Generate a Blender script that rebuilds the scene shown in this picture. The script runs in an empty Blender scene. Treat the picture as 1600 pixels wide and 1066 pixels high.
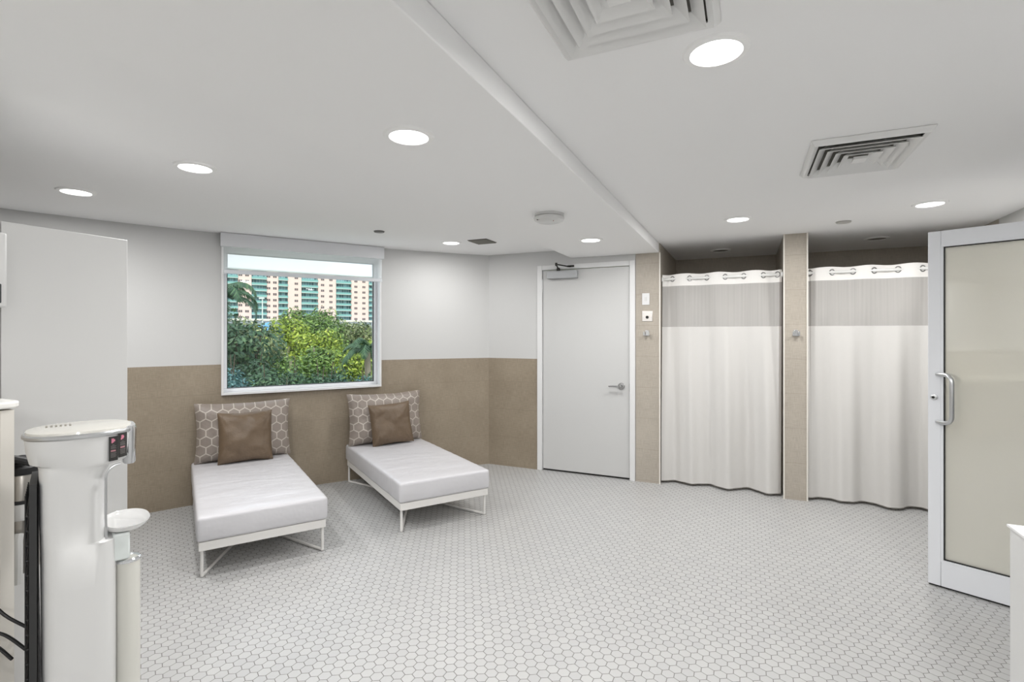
import bpy, math, random
from mathutils import Vector, Matrix, noise
random.seed(7)
PI = math.pi
C = bpy.context.scene.collection
scn = bpy.context.scene

# ------------------------------------------------------------------ camera, world, sun, exposure
YAW = math.radians(24.5); EYE = 1.46
FPX, HOR = 800.0, 522.0
cam = bpy.data.cameras.new('camera'); camo = bpy.data.objects.new('camera', cam); C.objects.link(camo)
camo.location = (0, 0, EYE); camo.rotation_euler = (PI/2, 0, YAW)
cam.sensor_width = 36; cam.lens = 18; cam.shift_y = -11/1600; cam.clip_end = 1500; cam.clip_start = .05
scn.camera = camo
scn.view_settings.view_transform = 'Standard'; scn.view_settings.look = 'None'
scn.view_settings.gamma = 1; scn.view_settings.use_curve_mapping = False
scn.view_settings.exposure = 0.08

world = bpy.data.worlds.new('sky'); scn.world = world; world.use_nodes = True
wn = world.node_tree.nodes; wl = world.node_tree.links
bg = wn['Background']; sky = wn.new('ShaderNodeTexSky')
sky.sky_type = 'NISHITA'; sky.sun_disc = False; sky.sun_elevation = math.radians(48); sky.sun_rotation = math.radians(150)
sky.air_density = 1.0; sky.dust_density = 2.0; sky.ozone_density = 1.0
# thin bright cloud over the blue
wtc = wn.new('ShaderNodeTexCoord'); wno = wn.new('ShaderNodeTexNoise'); wno.inputs['Scale'].default_value = 3.2; wno.inputs['Detail'].default_value = 6
wra = wn.new('ShaderNodeMapRange'); wra.inputs[1].default_value = .20; wra.inputs[2].default_value = .48; wmx = wn.new('ShaderNodeMix'); wmx.data_type = 'RGBA'
wl.new(wtc.outputs['Generated'], wno.inputs['Vector']); wl.new(wno.outputs['Fac'], wra.inputs[0]); wl.new(wra.outputs[0], wmx.inputs[0])
wl.new(sky.outputs[0], wmx.inputs[6]); wmx.inputs[7].default_value = (1.55, 1.6, 1.68, 1)
wl.new(wmx.outputs[2], bg.inputs[0]); bg.inputs[1].default_value = 1.0
sun = bpy.data.lights.new('sun', 'SUN'); suno = bpy.data.objects.new('sun', sun); C.objects.link(suno)
sun.energy = 2.3; sun.angle = math.radians(.6); sun.color = (1, .95, .87)
sd = Vector((-.50, .62, -.78)).normalized()      # direction the light travels: over the roof, on to the far facade
suno.rotation_euler = sd.to_track_quat('-Z', 'Y').to_euler()

# ------------------------------------------------------------------ helpers
def lin(r, g, b):
    def f(c):
        c /= 255.0
        return c/12.92 if c <= .04045 else ((c+.055)/1.055)**2.4
    return (f(r), f(g), f(b), 1)

def cam2w(X, Z):
    """a place X metres right of and Z metres ahead of the viewpoint"""
    return (X*math.cos(YAW)-Z*math.sin(YAW), X*math.sin(YAW)+Z*math.cos(YAW))
def far(px, Z):
    return cam2w((px-800)/FPX*Z, Z)
def hz(py, Z):
    return EYE-(py-HOR)*Z/FPX

MATS = {}
def mat(name, col, rough=.5, metal=0, spec=.5, coat=0, emit=None, es=0, trans=0, ior=1.45, alpha=1):
    if name in MATS: return MATS[name]
    m = bpy.data.materials.new(name); m.use_nodes = True
    b = m.node_tree.nodes['Principled BSDF']
    b.inputs['Base Color'].default_value = col; b.inputs['Roughness'].default_value = rough
    b.inputs['Metallic'].default_value = metal; b.inputs['Specular IOR Level'].default_value = spec
    b.inputs['Coat Weight'].default_value = coat; b.inputs['Transmission Weight'].default_value = trans
    b.inputs['IOR'].default_value = ior; b.inputs['Alpha'].default_value = alpha
    if emit: b.inputs['Emission Color'].default_value = emit; b.inputs['Emission Strength'].default_value = es
    MATS[name] = m
    return m
class N:
    """tiny node-graph helper"""
    def __init__(s, m):
        s.t = m.node_tree; s.b = s.t.nodes.get('Principled BSDF')
    def new(s, k, **kw):
        n = s.t.nodes.new(k)
        for a, v in kw.items(): setattr(n, a, v)
        return n
    def link(s, a, b): s.t.links.new(a, b)
    def m(s, op, a, b=None, c=None):
        n = s.new('ShaderNodeMath', operation=op)
        for i, v in enumerate((a, b, c)):
            if v is None: continue
            if hasattr(v, 'node'): s.link(v, n.inputs[i])
            else: n.inputs[i].default_value = v
        return n.outputs[0]
    def mix(s, fac, a, b):
        n = s.new('ShaderNodeMix', data_type='RGBA')
        s.link(fac, n.inputs[0])
        for i, v in ((6, a), (7, b)):
            if hasattr(v, 'node'): s.link(v, n.inputs[i])
            else: n.inputs[i].default_value = v
        return n.outputs[2]
    def noise(s, vec, scale, detail=3, rough=.5):
        n = s.new('ShaderNodeTexNoise'); n.inputs['Scale'].default_value = scale
        n.inputs['Detail'].default_value = detail; n.inputs['Roughness'].default_value = rough
        if vec is not None: s.link(vec, n.inputs['Vector'])
        return n.outputs['Fac']
    def coord(s, which='Object'):
        return s.new('ShaderNodeTexCoord').outputs[which]
    def scale(s, vec, xyz, loc=(0, 0, 0)):
        n = s.new('ShaderNodeMapping'); n.inputs['Scale'].default_value = xyz; n.inputs['Location'].default_value = loc
        s.link(vec, n.inputs['Vector']); return n.outputs[0]
    def bump(s, h, strength, dist=.002):
        n = s.new('ShaderNodeBump'); n.inputs['Strength'].default_value = strength; n.inputs['Distance'].default_value = dist
        s.link(h, n.inputs['Height']); s.link(n.outputs[0], s.b.inputs['Normal'])
    def ramp(s, fac, lo, hi, a=0., b=1.):
        n = s.new('ShaderNodeMapRange'); n.interpolation_type = 'SMOOTHSTEP'
        s.link(fac, n.inputs[0]); n.inputs[1].default_value = lo; n.inputs[2].default_value = hi
        n.inputs[3].default_value = a; n.inputs[4].default_value = b
        return n.outputs[0]
    def hexdist(s, x, y, sp, swap=False):
        """distance from the centre line of the hexagon cell, in units of the tile spacing (0 centre, .5 edge), and a cell id"""
        if swap: x, y = y, x
        r3 = math.sqrt(3)
        px = s.m('DIVIDE', x, sp); py = s.m('DIVIDE', y, sp*r3)
        def cell(ox):
            a = s.m('SUBTRACT', s.m('FRACT', s.m('ADD', px, 1000+ox)), .5)
            b = s.m('MULTIPLY', s.m('SUBTRACT', s.m('FRACT', s.m('ADD', py, 1000+ox)), .5), r3)
            ia = s.m('FLOOR', s.m('ADD', px, 1000+ox)); ib = s.m('FLOOR', s.m('ADD', py, 1000+ox))
            return a, b, ia, ib
        a1, b1, i1, j1 = cell(.5); a2, b2, i2, j2 = cell(0.)
        def hd(a, b):
            a = s.m('ABSOLUTE', a); b = s.m('ABSOLUTE', b)
            return s.m('MAXIMUM', a, s.m('ADD', s.m('MULTIPLY', a, .5), s.m('MULTIPLY', b, r3/2)))
        h1, h2 = hd(a1, b1), hd(a2, b2)
        first = s.m('LESS_THAN', h1, h2)
        d = s.m('MINIMUM', h1, h2)
        def sel(u, v): return s.m('ADD', s.m('MULTIPLY', u, first), s.m('MULTIPLY', v, s.m('SUBTRACT', 1., first)))
        cid = s.m('ADD', sel(i1, i2), s.m('MULTIPLY', sel(j1, j2), 17.37))
        cid = s.m('ADD', cid, s.m('MULTIPLY', first, .5))
        return d, cid

# ---- paints, metals, cloth
WHITE = mat('white_wall_paint', lin(200, 200, 199), .6)
n = N(WHITE); n.bump(n.noise(n.coord(), 180, 3), .08, .001)
CEIL = mat('ceiling_paint', lin(243, 243, 243), .75)
n = N(CEIL); n.bump(n.noise(n.coord(), 60, 3), .06, .001)
TRIMW = mat('white_enamel', lin(222, 222, 222), .35)
DOORW = mat('door_paint', lin(199, 199, 198), .38)
PVC = mat('white_aluminium', lin(228, 230, 234), .45)
CHROME = mat('chrome', (.75, .76, .78, 1), .12, 1)
STEEL = mat('brushed_aluminium', (.62, .63, .64, 1), .32, 1)
SILVER = mat('silver_paint', lin(176, 178, 180), .38, .4)
BLACK = mat('black_rubber', (.012, .012, .013, 1), .5)
DARK = mat('dark_void', (.02, .019, .017, 1), .8)
PLASTIC = mat('white_plastic', lin(209, 209, 208), .28, coat=.3)
EDGE = mat('pale_metal_edge', lin(226, 222, 214), .35, .1)
ROD = mat('white_rod', lin(232, 232, 230), .25)
FRAME = mat('white_powder_coat', lin(224, 222, 219), .38)

def tile_mat(name, c1, c2, joint):
    m = mat(name, c1, .45); n = N(m)
    co = n.coord(); sx = n.new('ShaderNodeSeparateXYZ'); n.link(co, sx.inputs[0])
    # woven look: fine crossed threads
    h = n.m('ADD', sx.outputs[0], sx.outputs[1])
    cx = n.new('ShaderNodeCombineXYZ'); n.link(h, cx.inputs[0]); n.link(sx.outputs[2], cx.inputs[1])
    a = n.noise(n.scale(cx.outputs[0], (260, 14, 1)), 1, 2); b = n.noise(n.scale(cx.outputs[0], (14, 260, 1)), 1, 2)
    w = n.m('MULTIPLY', n.m('ADD', a, b), .5)
    blot = n.noise(n.scale(cx.outputs[0], (3, 3, 1)), 1, 3)
    f = n.m('ADD', n.m('MULTIPLY', w, .75), n.m('MULTIPLY', blot, .25))
    f = n.ramp(f, .32, .68)
    col = n.mix(f, c1, c2)
    # thin joints between the large tiles
    def line(v, pitch, off):
        fr = n.m('FRACT', n.m('DIVIDE', n.m('ADD', v, off), pitch))
        return n.m('LESS_THAN', n.m('ABSOLUTE', n.m('SUBTRACT', fr, .5)), .0022/pitch)
    j = n.m('MAXIMUM', line(sx.outputs[2], .305, 50.1525), 0.)
    col = n.mix(n.m('MULTIPLY', j, .35), col, joint)
    n.link(col, n.b.inputs['Base Color'])
    n.bump(w, .25, .0015)
    return m
TILE = tile_mat('woven_stone_tile', lin(134, 122, 105), lin(158, 146, 128), lin(120, 108, 94))
TILEC = tile_mat('woven_stone_tile_column', lin(162, 154, 143), lin(184, 176, 164), lin(135, 125, 112))

FLOORM = mat('hexagon_floor_tile', lin(225, 223, 219), .42)
n = N(FLOORM); co = n.coord(); sx = n.new('ShaderNodeSeparateXYZ'); n.link(co, sx.inputs[0])
SP = .0512
fx0, fy0 = cam2w(.0468, 800*.002738)
X_ = n.m('SUBTRACT', sx.outputs[0], fx0); Y_ = n.m('SUBTRACT', sx.outputs[1], fy0)
d, cid = n.hexdist(X_, Y_, SP)
wn_ = n.new('ShaderNodeTexWhiteNoise', noise_dimensions='1D'); n.link(cid, wn_.inputs['W'])
g = n.ramp(d, .462, .488)
tc = n.mix(wn_.outputs['Value'], lin(177, 177, 177), lin(183, 183, 182))
n.link(n.mix(g, tc, lin(104, 101, 96)), n.b.inputs['Base Color'])
n.link(n.ramp(g, 0, 1, .36, .8), n.b.inputs['Roughness'])
n.bump(n.m('SUBTRACT', 1., n.ramp(d, .42, .49)), .5, .0012)

CEIL_DIFF = mat('lit_diffuser', (1, 1, 1, 1), .5, emit=(1, .99, .97, 1), es=6)

def cloth(name, col, col2=None, sc=900, rough=.9, bump=.15):
    m = mat(name, col, rough, spec=.2); n = N(m); co = n.coord()
    w = n.noise(co, sc, 2)
    n.link(n.mix(w, col, col2 or col), n.b.inputs['Base Color']); n.bump(w, bump, .001)
    return m
VINYL = mat('white_vinyl', lin(202, 201, 204), .38, coat=.15)
n = N(VINYL); co = n.coord(); n.bump(n.noise(n.scale(co, (2.5, 9, 3)), 1.2, 4, .6), .5, .02)
BROWN = mat('brown_leatherette', lin(104, 87, 70), .45)
n = N(BROWN); co = n.coord(); w = n.noise(co, 9, 4)
n.link(n.mix(w, lin(88, 73, 57), lin(116, 98, 79)), n.b.inputs['Base Color']); n.bump(n.noise(co, 16, 4, .6), .6, .012)
HEXP = mat('hexagon_pattern_cloth', lin(150, 140, 130), .45)
n = N(HEXP); co = n.coord('UV'); sx = n.new('ShaderNodeSeparateXYZ'); n.link(co, sx.inputs[0])
d, cid = n.hexdist(sx.outputs[0], sx.outputs[1], .083, swap=False)
ring = n.ramp(d, .44, .465)
# stripes inside each hexagon
st = n.m('GREATER_THAN', n.m('FRACT', n.m('MULTIPLY', n.m('ADD', sx.outputs[1], n.m('MULTIPLY', sx.outputs[0], .35)), 95.)), .55)
inner = n.mix(n.m('MULTIPLY', st, .55), lin(132, 122, 114), lin(160, 150, 142))
n.link(n.mix(ring, inner, lin(186, 178, 168)), n.b.inputs['Base Color'])
n.bump(n.noise(n.coord(), 15, 4, .6), .5, .012)
CURT = cloth('curtain_cloth', lin(236, 234, 231), lin(228, 226, 223), 1400)
def glow_through(m, f):
    n = N(m); tl = n.new('ShaderNodeBsdfTranslucent'); tl.inputs[0].default_value = lin(226, 222, 216)
    mx = n.new('ShaderNodeMixShader'); mx.inputs[0].default_value = f; out = n.t.nodes['Material Output']
    n.link(n.b.outputs[0], mx.inputs[1]); n.link(tl.outputs[0], mx.inputs[2]); n.link(mx.outputs[0], out.inputs[0])
glow_through(CURT, .22)
CURT_LITE = cloth('curtain_header', lin(243, 241, 238), lin(236, 234, 231), 1400)
SHEER = mat('curtain_sheer_mesh', lin(205, 199, 192), .9)
n = N(SHEER); co = n.coord('UV')
strk = n.noise(n.scale(co, (60, .6, 1)), 1, 3)
n.link(n.mix(strk, lin(186, 184, 181), lin(218, 215, 212)), n.b.inputs['Base Color'])
n.b.inputs['Alpha'].default_value = .72

# ---- mesh helpers
class MB:
    def __init__(s): s.v = []; s.f = []; s.mi = []; s.uv = {}; s.sm = []
    def add(s, verts, faces, mi=0, smooth=False):
        o = len(s.v); s.v += [tuple(v) for v in verts]
        for f in faces: s.f.append(tuple(i+o for i in f)); s.mi.append(mi); s.sm.append(smooth)
        return o
    def box(s, x0, x1, y0, y1, z0, z1, mi=0, M=None):
        v = [(x, y, z) for z in (z0, z1) for x, y in ((x0, y0), (x1, y0), (x1, y1), (x0, y1))]
        if M is not None: v = [tuple(M @ Vector(p)) for p in v]
        s.add(v, [(3, 2, 1, 0), (4, 5, 6, 7), (0, 1, 5, 4), (1, 2, 6, 5), (2, 3, 7, 6), (3, 0, 4, 7)], mi)
    def prism(s, poly, z0, z1, mi=0):
        k = len(poly); v = [(x, y, z0) for x, y in poly]+[(x, y, z1) for x, y in poly]
        s.add(v, [tuple(range(k-1, -1, -1)), tuple(range(k, 2*k))]+[(i, (i+1) % k, k+(i+1) % k, k+i) for i in range(k)], mi)
    def tube(s, pts, r, seg=10, mi=0, cap=True, closed=False):
        pts = [Vector(p) for p in pts]; k = len(pts); rings = []
        up = None
        for i, p in enumerate(pts):
            if closed: t = pts[(i+1) % k]-pts[i-1]
            else: t = pts[min(i+1, k-1)]-pts[max(i-1, 0)]
            t.normalize()
            if up is None:
                up = Vector((0, 0, 1)) if abs(t.z) < .9 else Vector((1, 0, 0))
            a = t.cross(up).normalized(); b = a.cross(t).normalized(); up = b
            rr = r[i] if isinstance(r, (list, tuple)) else r
            rings.append([p+a*rr*math.cos(2*PI*j/seg)+b*rr*math.sin(2*PI*j/seg) for j in range(seg)])
        v = [q for ring in rings for q in ring]; f = []
        for i in range(k if closed else k-1):
            i2 = (i+1) % k
            for j in range(seg): f.append((i*seg+j, i*seg+(j+1) % seg, i2*seg+(j+1) % seg, i2*seg+j))
        if cap and not closed:
            f.append(tuple(range(seg-1, -1, -1))); f.append(tuple((k-1)*seg+j for j in range(seg)))
        s.add(v, f, mi, True)
    def lathe(s, prof, seg=40, mi=0, M=None, caps=True):
        v = []; f = []; k = len(prof)
        for r, z in prof:
            for j in range(seg): v.append(Vector((r*math.cos(2*PI*j/seg), r*math.sin(2*PI*j/seg), z)))
        for i in range(k-1):
            for j in range(seg): f.append((i*seg+j, i*seg+(j+1) % seg, (i+1)*seg+(j+1) % seg, (i+1)*seg+j))
        if caps:
            f.append(tuple(range(seg-1, -1, -1))); f.append(tuple((k-1)*seg+j for j in range(seg)))
        if M is not None: v = [M @ p for p in v]
        s.add(v, f, mi, True)
    def loft(s, rings, mi=0, caps=True, closed=False):
        k = len(rings); m = len(rings[0]); v = [p for r in rings for p in r]; f = []
        for i in range(k-1 if not closed else k):
            i2 = (i+1) % k
            for j in range(m): f.append((i*m+j, i*m+(j+1) % m, i2*m+(j+1) % m, i2*m+j))
        if caps and not closed: f.append(tuple(range(m-1, -1, -1))); f.append(tuple((k-1)*m+j for j in range(m)))
        s.add(v, f, mi, True)
    def build(s, name, mats, parent=None, bevel=0, loc=None, rz=None, segs=2, angle=35, fixn=True):
        me = bpy.data.meshes.new(name); me.from_pydata(s.v, [], s.f)
        if not isinstance(mats, (list, tuple)): mats = [mats]
        for m in mats: me.materials.append(m)
        me.polygons.foreach_set('material_index', s.mi)
        if fixn:
            import bmesh
            bm = bmesh.new(); bm.from_mesh(me); bmesh.ops.recalc_face_normals(bm, faces=bm.faces); bm.to_mesh(me); bm.free()
        me.update()
        o = bpy.data.objects.new(name, me); C.objects.link(o)
        if parent: o.parent = parent
        if loc is not None: o.location = loc
        if rz is not None: o.rotation_euler = (0, 0, rz)
        if bevel:
            b = o.modifiers.new('bevel', 'BEVEL'); b.width = bevel; b.segments = segs; b.limit_method = 'ANGLE'; b.angle_limit = math.radians(40)
        me.polygons.foreach_set('use_smooth', [True]*len(me.polygons))
        me.set_sharp_from_angle(angle=math.radians(angle))
        return o
def tag(o, label=None, cat=None, group=None, kind=None):
    if label: o['label'] = label
    if cat: o['category'] = cat
    if group: o['group'] = group
    if kind: o['kind'] = kind
    return o
def struct(o, label, cat):
    return tag(o, label, cat, kind='structure')
def empty(name, loc, rz=0, parent=None):
    o = bpy.data.objects.new(name, None); C.objects.link(o); o.location = loc; o.rotation_euler = (0, 0, rz)
    o.empty_display_size = .1
    if parent: o.parent = parent
    return o
def copy_tree(o, parent=None):
    c = o.copy(); C.objects.link(c); c.parent = parent
    for ch in list(o.children): copy_tree(ch, c)
    return c

# ------------------------------------------------------------------ the room
HC = 2.343; HD = 2.253          # ceiling heights: main, lowered bulkhead
WY = 5.13                        # plane of the door and shower fronts
CX, CY, RW = 3.83, -1.32, 9.125  # centre and radius of the curved facade wall
XL, XR, YB = -2.48, 1.77, -2.6
BX0, BX1 = -1.66, -.765          # bulkhead between these x
WH = 1.192                       # wainscot height

def arc(th, r=RW): return (CX+r*math.cos(th), CY+r*math.sin(th))
def th_of(x, y): return math.atan2(y-CY, x-CX)
thC = th_of(-2.672, WY+0.0)
while arc(thC)[1] < WY: thC -= .0002
thE = math.radians(188.4)
W0 = (-4.188, 3.035); W1 = (-3.415, 4.226)           # window opening, left and right jamb
tA, tB = th_of(*W1), th_of(*W0)
SILL, HEAD = .926, 2.23

# floor
def outline(r):
    pts = [arc(thE-(thE-thC)*i/60, r) for i in range(61)]
    return [(XR+.9, YB-.12), (XR+.9, 6.52), (-1.2, 6.52), (-1.2, WY+.14), (pts[-1][0], WY+.14)]+[p for p in reversed(pts) if p[1] < WY+.12]
b = MB(); b.prism(outline(RW+.22), -.12, 0)
struct(b.build('floor', FLOORM), 'white hexagon mosaic tile floor with grey grout', 'floor')
# ceiling
b = MB()
b.prism(outline(RW+.22), HC, HC+.2)
struct(b.build('ceiling', CEIL), 'smooth white painted ceiling', 'ceiling')
b = MB(); b.prism([(BX0, YB), (BX1, YB), (BX1, WY), (BX0, WY)], HD, HC)
struct(b.build('ceiling_bulkhead', CEIL, bevel=.004), 'lowered white ceiling bulkhead running down the middle of the room', 'ceiling')

# curved facade wall (white above, tile wainscot below), opening for the window
def wall_seg(b, t0, t1, z0, z1, mi, r0=RW, r1=RW+.22, nn=None):
    nn = nn or max(1, int(abs(t1-t0)/.012))
    rings = []
    for i in range(nn+1):
        t = t0+(t1-t0)*i/nn
        a_, c_ = arc(t, r0), arc(t, r1)
        rings.append([(a_[0], a_[1], z0), (c_[0], c_[1], z0), (c_[0], c_[1], z1), (a_[0], a_[1], z1)])
    b.loft(rings, mi)
b = MB()
for t0, t1 in ((thC-.03, tA), (tB, thE)):
    wall_seg(b, t0, t1, 0, WH, 1); wall_seg(b, t0, t1, WH, HC, 0)
wall_seg(b, tA, tB, 0, SILL, 1); wall_seg(b, tA, tB, HEAD, HC, 0)
wall_o = b.build('wall_window', [WHITE, TILE], angle=25)
struct(wall_o, 'curved white wall with a woven taupe tile wainscot around the window', 'wall')

# wall with the white door: y = WY, from the corner to the shower column
DX0, DX1, DH = -1.981, -1.048, 2.142
b = MB()
def wb(x0, x1, z0, z1, mi): b.box(x0, x1, WY, WY+.14, z0, z1, mi)
wb(-2.69, DX0-.05, 0, WH, 1); wb(-2.69, DX0-.05, WH, HC, 0)
wb(DX0-.05, DX1+.055, DH+.05, HC, 0)
struct(b.build('wall_door', [WHITE, TILE]), 'white wall with a tile wainscot left of the white door', 'wall')
# door casing and slab
b = MB()
b.box(DX0-.055, DX0, WY-.012, WY+.13, 0, DH+.05); b.box(DX1, DX1+.055, WY-.012, WY+.13, 0, DH+.05)
b.box(DX0, DX1, WY-.012, WY+.13, DH, DH+.05)
struct(b.build('trim_1', TRIMW, bevel=.003), 'white steel door casing', 'door casing')
d = empty('door_1', ((DX0+DX1)/2, WY+.02, 0)); struct(d, 'closed flush white door with silver lever and closer', 'door')
w2 = (DX1-DX0)/2
b = MB(); b.box(-w2+.004, w2-.004, -.012, .032, .02, DH-.005); b.build('door_leaf', DOORW, d, bevel=.002)
b = MB(); b.box(-w2, w2, .02, .06, 0, .05); b.build('threshold_shade', DARK, d)  # black bar standing in for the shade under the door leaf
for z in (1.99, 1.10, .22):
    b = MB(); b.tube([(-w2+.0, -.016, z-.055), (-w2+.0, -.016, z+.055)], .006, 8); b.build('hinge', STEEL, d)
# lever handle
hx = w2-.085; hzv = .935
han = MB()
Mr = Matrix.Translation((hx, -.012, hzv)) @ Matrix.Rotation(PI/2, 4, 'X')
han.lathe([(.034, 0), (.034, .008), (.028, .014), (.015, .016), (.013, .05), (.016, .055), (.016, .062), (.0, .064)], 28, M=Mr)
han.tube([(hx, -.066, hzv), (hx-.04, -.066, hzv+.001), (hx-.085, -.062, hzv), (hx-.115, -.055, hzv-.003), (hx-.122, -.045, hzv-.003)], [.009, .009, .008, .007, .006], 10)
han.build('door_handle', mat('satin_chrome', (.40, .40, .40, 1), .25, 1), d)
b = MB(); b.box(w2-.003, w2+.006, -.02, -.012, hzv-.05, hzv+.03); b.build('strike_plate', DARK, d)
# closer
cl = MB(); cl.box(-w2+.07, -w2+.07+.33, -.075, -.012, DH-.10, DH-.02); clo = cl.build('door_closer', SILVER, d, bevel=.006)
ar = MB(); q = Vector((-w2+.19, -.045, DH-.02))
ar.lathe([(.018, 0), (.018, .028), (.012, .034)], 16, M=Matrix.Translation(q))
ar.tube([q+Vector((0, 0, .022)), q+Vector((.03, -.15, .050))], .008, 8); ar.tube([q+Vector((.03, -.15, .050)), q+Vector((.13, .01, .040))], .007, 8)
ar.box(q.x+.10, q.x+.17, -.04, -.012+.0, q.z+.036, q.z+.056)
ar.lathe([(.012, 0), (.012, .03)], 12, M=Matrix.Translation(q+Vector((.03, -.15, .036))))
ar.build('closer_arm', mat('dark_bronze', (.03, .028, .025, 1), .4, .6), clo)

# shower columns and stalls
SY = 6.40
b = MB(); b.box(-.99, -.757, WY, SY+.12, 0, HC)
struct(b.build('wall_shower_left', TILEC), 'taupe tiled shower pier beside the white door, with switch plate and valve', 'wall')
b = MB(); b.box(.312, .492, WY, SY, 0, HC)
struct(b.build('wall_shower_middle', TILEC), 'taupe tiled pier between the two shower curtains', 'wall')
b = MB(); b.box(-.757, XR+.10, SY, SY+.12, 0, HC)
struct(b.build('wall_shower_back', TILEC), 'taupe tiled rear wall inside the shower stalls', 'wall')
b = MB(); b.box(XR, XR+.12, WY-.01, SY, 0, HC)
struct(b.build('wall_shower_right', TILEC), 'taupe tiled right side wall of the second shower stall', 'wall')
for i, (x, y) in enumerate(((-.757, WY), (.312, WY), (.492, WY))):
    b = MB(); b.box(x-.006, x+.006, y-.007, y+.006, 0, HD if i == 0 else HC)
    struct(b.build('trim_%d' % (i+2), EDGE), 'thin pale metal strip on the corner of the tiled pier', 'edge trim')

# right wall with the door opening (hinge at y = 3.37, opening towards the viewer), and the passage behind it
HY = 3.372; OPW = .90
b = MB()
b.box(XR, XR+.12, HY+.03, WY-.01, 0, HC); b.box(XR, XR+.12, YB, HY-OPW-.03, 0, HC); b.box(XR, XR+.12, HY-OPW-.03, HY+.03, 2.09, HC)
struct(b.build('wall_right', WHITE), 'white wall behind the open glass door', 'wall')
b = MB(); b.box(XR+.80, XR+.9, 1.4, 4.4, 0, HC); b.box(XR+.12, XR+.8, 1.4, 1.5, 0, HC); b.box(XR+.12, XR+.8, 4.3, 4.4, 0, HC)
struct(b.build('wall_passage', WHITE), 'white walls of the passage beyond the glass door', 'wall')
b = MB(); b.box(XR-.01, XR+.13, HY, HY+.05, 0, 2.11); b.box(XR-.01, XR+.13, HY-OPW-.05, HY-OPW, 0, 2.11); b.box(XR-.01, XR+.13, HY-OPW, HY, 2.06, 2.11)
struct(b.build('trim_5', PVC, bevel=.002), 'white aluminium frame of the glass door opening', 'door casing')
# left wall: full height pier, then a lower partition
b = MB(); b.box(XL-.14, XL, YB, .925, 0, HC)
struct(b.build('wall_left', WHITE), 'white wall at the left edge of the view', 'wall')
b = MB(); b.box(-5.4, XL-.14, YB-.12, YB, 0, HC); b.box(XL-.14, XR+.12, YB-.12, YB, 0, HC)
struct(b.build('wall_back', WHITE), 'white wall behind the viewpoint', 'wall')
b = MB(); b.box(XL-.5, XL, .93, 1.352, 0, 1.874)
struct(b.build('wall_partition', WHITE, bevel=.002), 'lower white partition behind the water dispenser, stopping short of the ceiling', 'partition')
# tiled ledge with a white cap in the left foreground
LX = -2.15; LY = .833; LZ = 1.222
b = MB(); b.box(XL, LX, YB, LY, 0, LZ-.005)
struct(b.build('wall_ledge', TILEC), 'taupe tiled half wall under a white cap at the left edge', 'half wall')
b = MB(); b.box(LX-.03, LX+.004, LY-.03, LY+.004, 0, LZ-.006)
struct(b.build('trim_6', EDGE), 'pale metal strip on the corner of the left half wall', 'edge trim')
b = MB()
cp = [(XL, YB), (LX+.022, YB)]
for k in range(7):
    a_ = PI/2*k/6; cp.append((LX+.022-.04+.04*math.cos(a_), LY+.022-.04+.04*math.sin(a_)))
cp.append((XL, LY+.022)); b.prism(cp, LZ, LZ+.022)
cap = b.build('countertop', mat('white_solid_surface', lin(240, 239, 235), .25), bevel=.006)
tag(cap, 'white solid countertop capping the tiled half wall at the left edge', 'countertop')
# half wall at the lower right corner
hx0, hy0 = cam2w(1.2, 1.235)
b = MB(); b.box(hx0, XR, hy0-.13, hy0, 0, .995)
hw = b.build('wall_front', WHITE, bevel=.003); struct(hw, 'white half wall in the lower right corner', 'half wall')
b = MB(); b.box(hx0-.004, XR, hy0-.134, hy0+.004, .995, 1.0)
b.build('wall_cap', TRIMW, hw)
# vanity ledge along the left wall behind the viewpoint
b = MB(); b.box(LX+.003, LX+.36, YB+.01, -.7, .80, .86)
tag(b.build('vanity_top', mat('cream_stone', lin(236, 232, 214), .3), bevel=.006), 'cream stone vanity top reflected in the glass door', 'vanity')

# ------------------------------------------------------------------ window
wc = Vector(((W0[0]+W1[0])/2, (W0[1]+W1[1])/2, 0))
wdir = Vector((W1[0]-W0[0], W1[1]-W0[1], 0)); WW = wdir.length; wang = math.atan2(wdir.y, wdir.x)
# local frame: +x to the right along the wall, +y outwards (away from the room), z up
win = empty('window_1', wc, wang); struct(win, 'large fixed window with white frame looking out on trees and towers', 'window')
hw_ = WW/2
b = MB()
def ring(b, x0, x1, z0, z1, t, y0, y1, mi=0):
    b.box(x0, x1, y0, y1, z0, z0+t, mi); b.box(x0, x1, y0, y1, z1-t, z1, mi)
    b.box(x0, x0+t, y0, y1, z0+t, z1-t, mi); b.box(x1-t, x1, y0, y1, z0+t, z1-t, mi)
ring(b, -hw_-.003, hw_+.003, SILL-.003, HEAD+.003, .018, -.035, .22)
b.build('window_reveal', TRIMW, win)
b = MB(); ring(b, -hw_+.015, hw_-.015, SILL+.015, HEAD-.015, .030, .055, .125); b.build('window_frame', PVC, win, bevel=.003)
b = MB(); ring(b, -hw_+.045, hw_-.045, SILL+.045, HEAD-.045, .006, .07, .10); b.build('gasket', BLACK, win)
gm = bpy.data.materials.new('window_glass'); gm.use_nodes = True
nt = gm.node_tree; nt.nodes.clear()
o_ = nt.nodes.new('ShaderNodeOutputMaterial'); mx = nt.nodes.new('ShaderNodeMixShader'); tr = nt.nodes.new('ShaderNodeBsdfTransparent')
gl = nt.nodes.new('ShaderNodeBsdfGlossy'); gl.inputs['Roughness'].default_value = .02
tr.inputs[0].default_value = (.95, .98, .98, 1); mx.inputs[0].default_value = .015
nt.links.new(tr.outputs[0], mx.inputs[1]); nt.links.new(gl.outputs[0], mx.inputs[2]); nt.links.new(mx.outputs[0], o_.inputs[0])
b = MB(); b.box(-hw_+.045, hw_-.045, .086, .092, SILL+.045, HEAD-.045); b.build('window_pane', gm, win)
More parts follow.
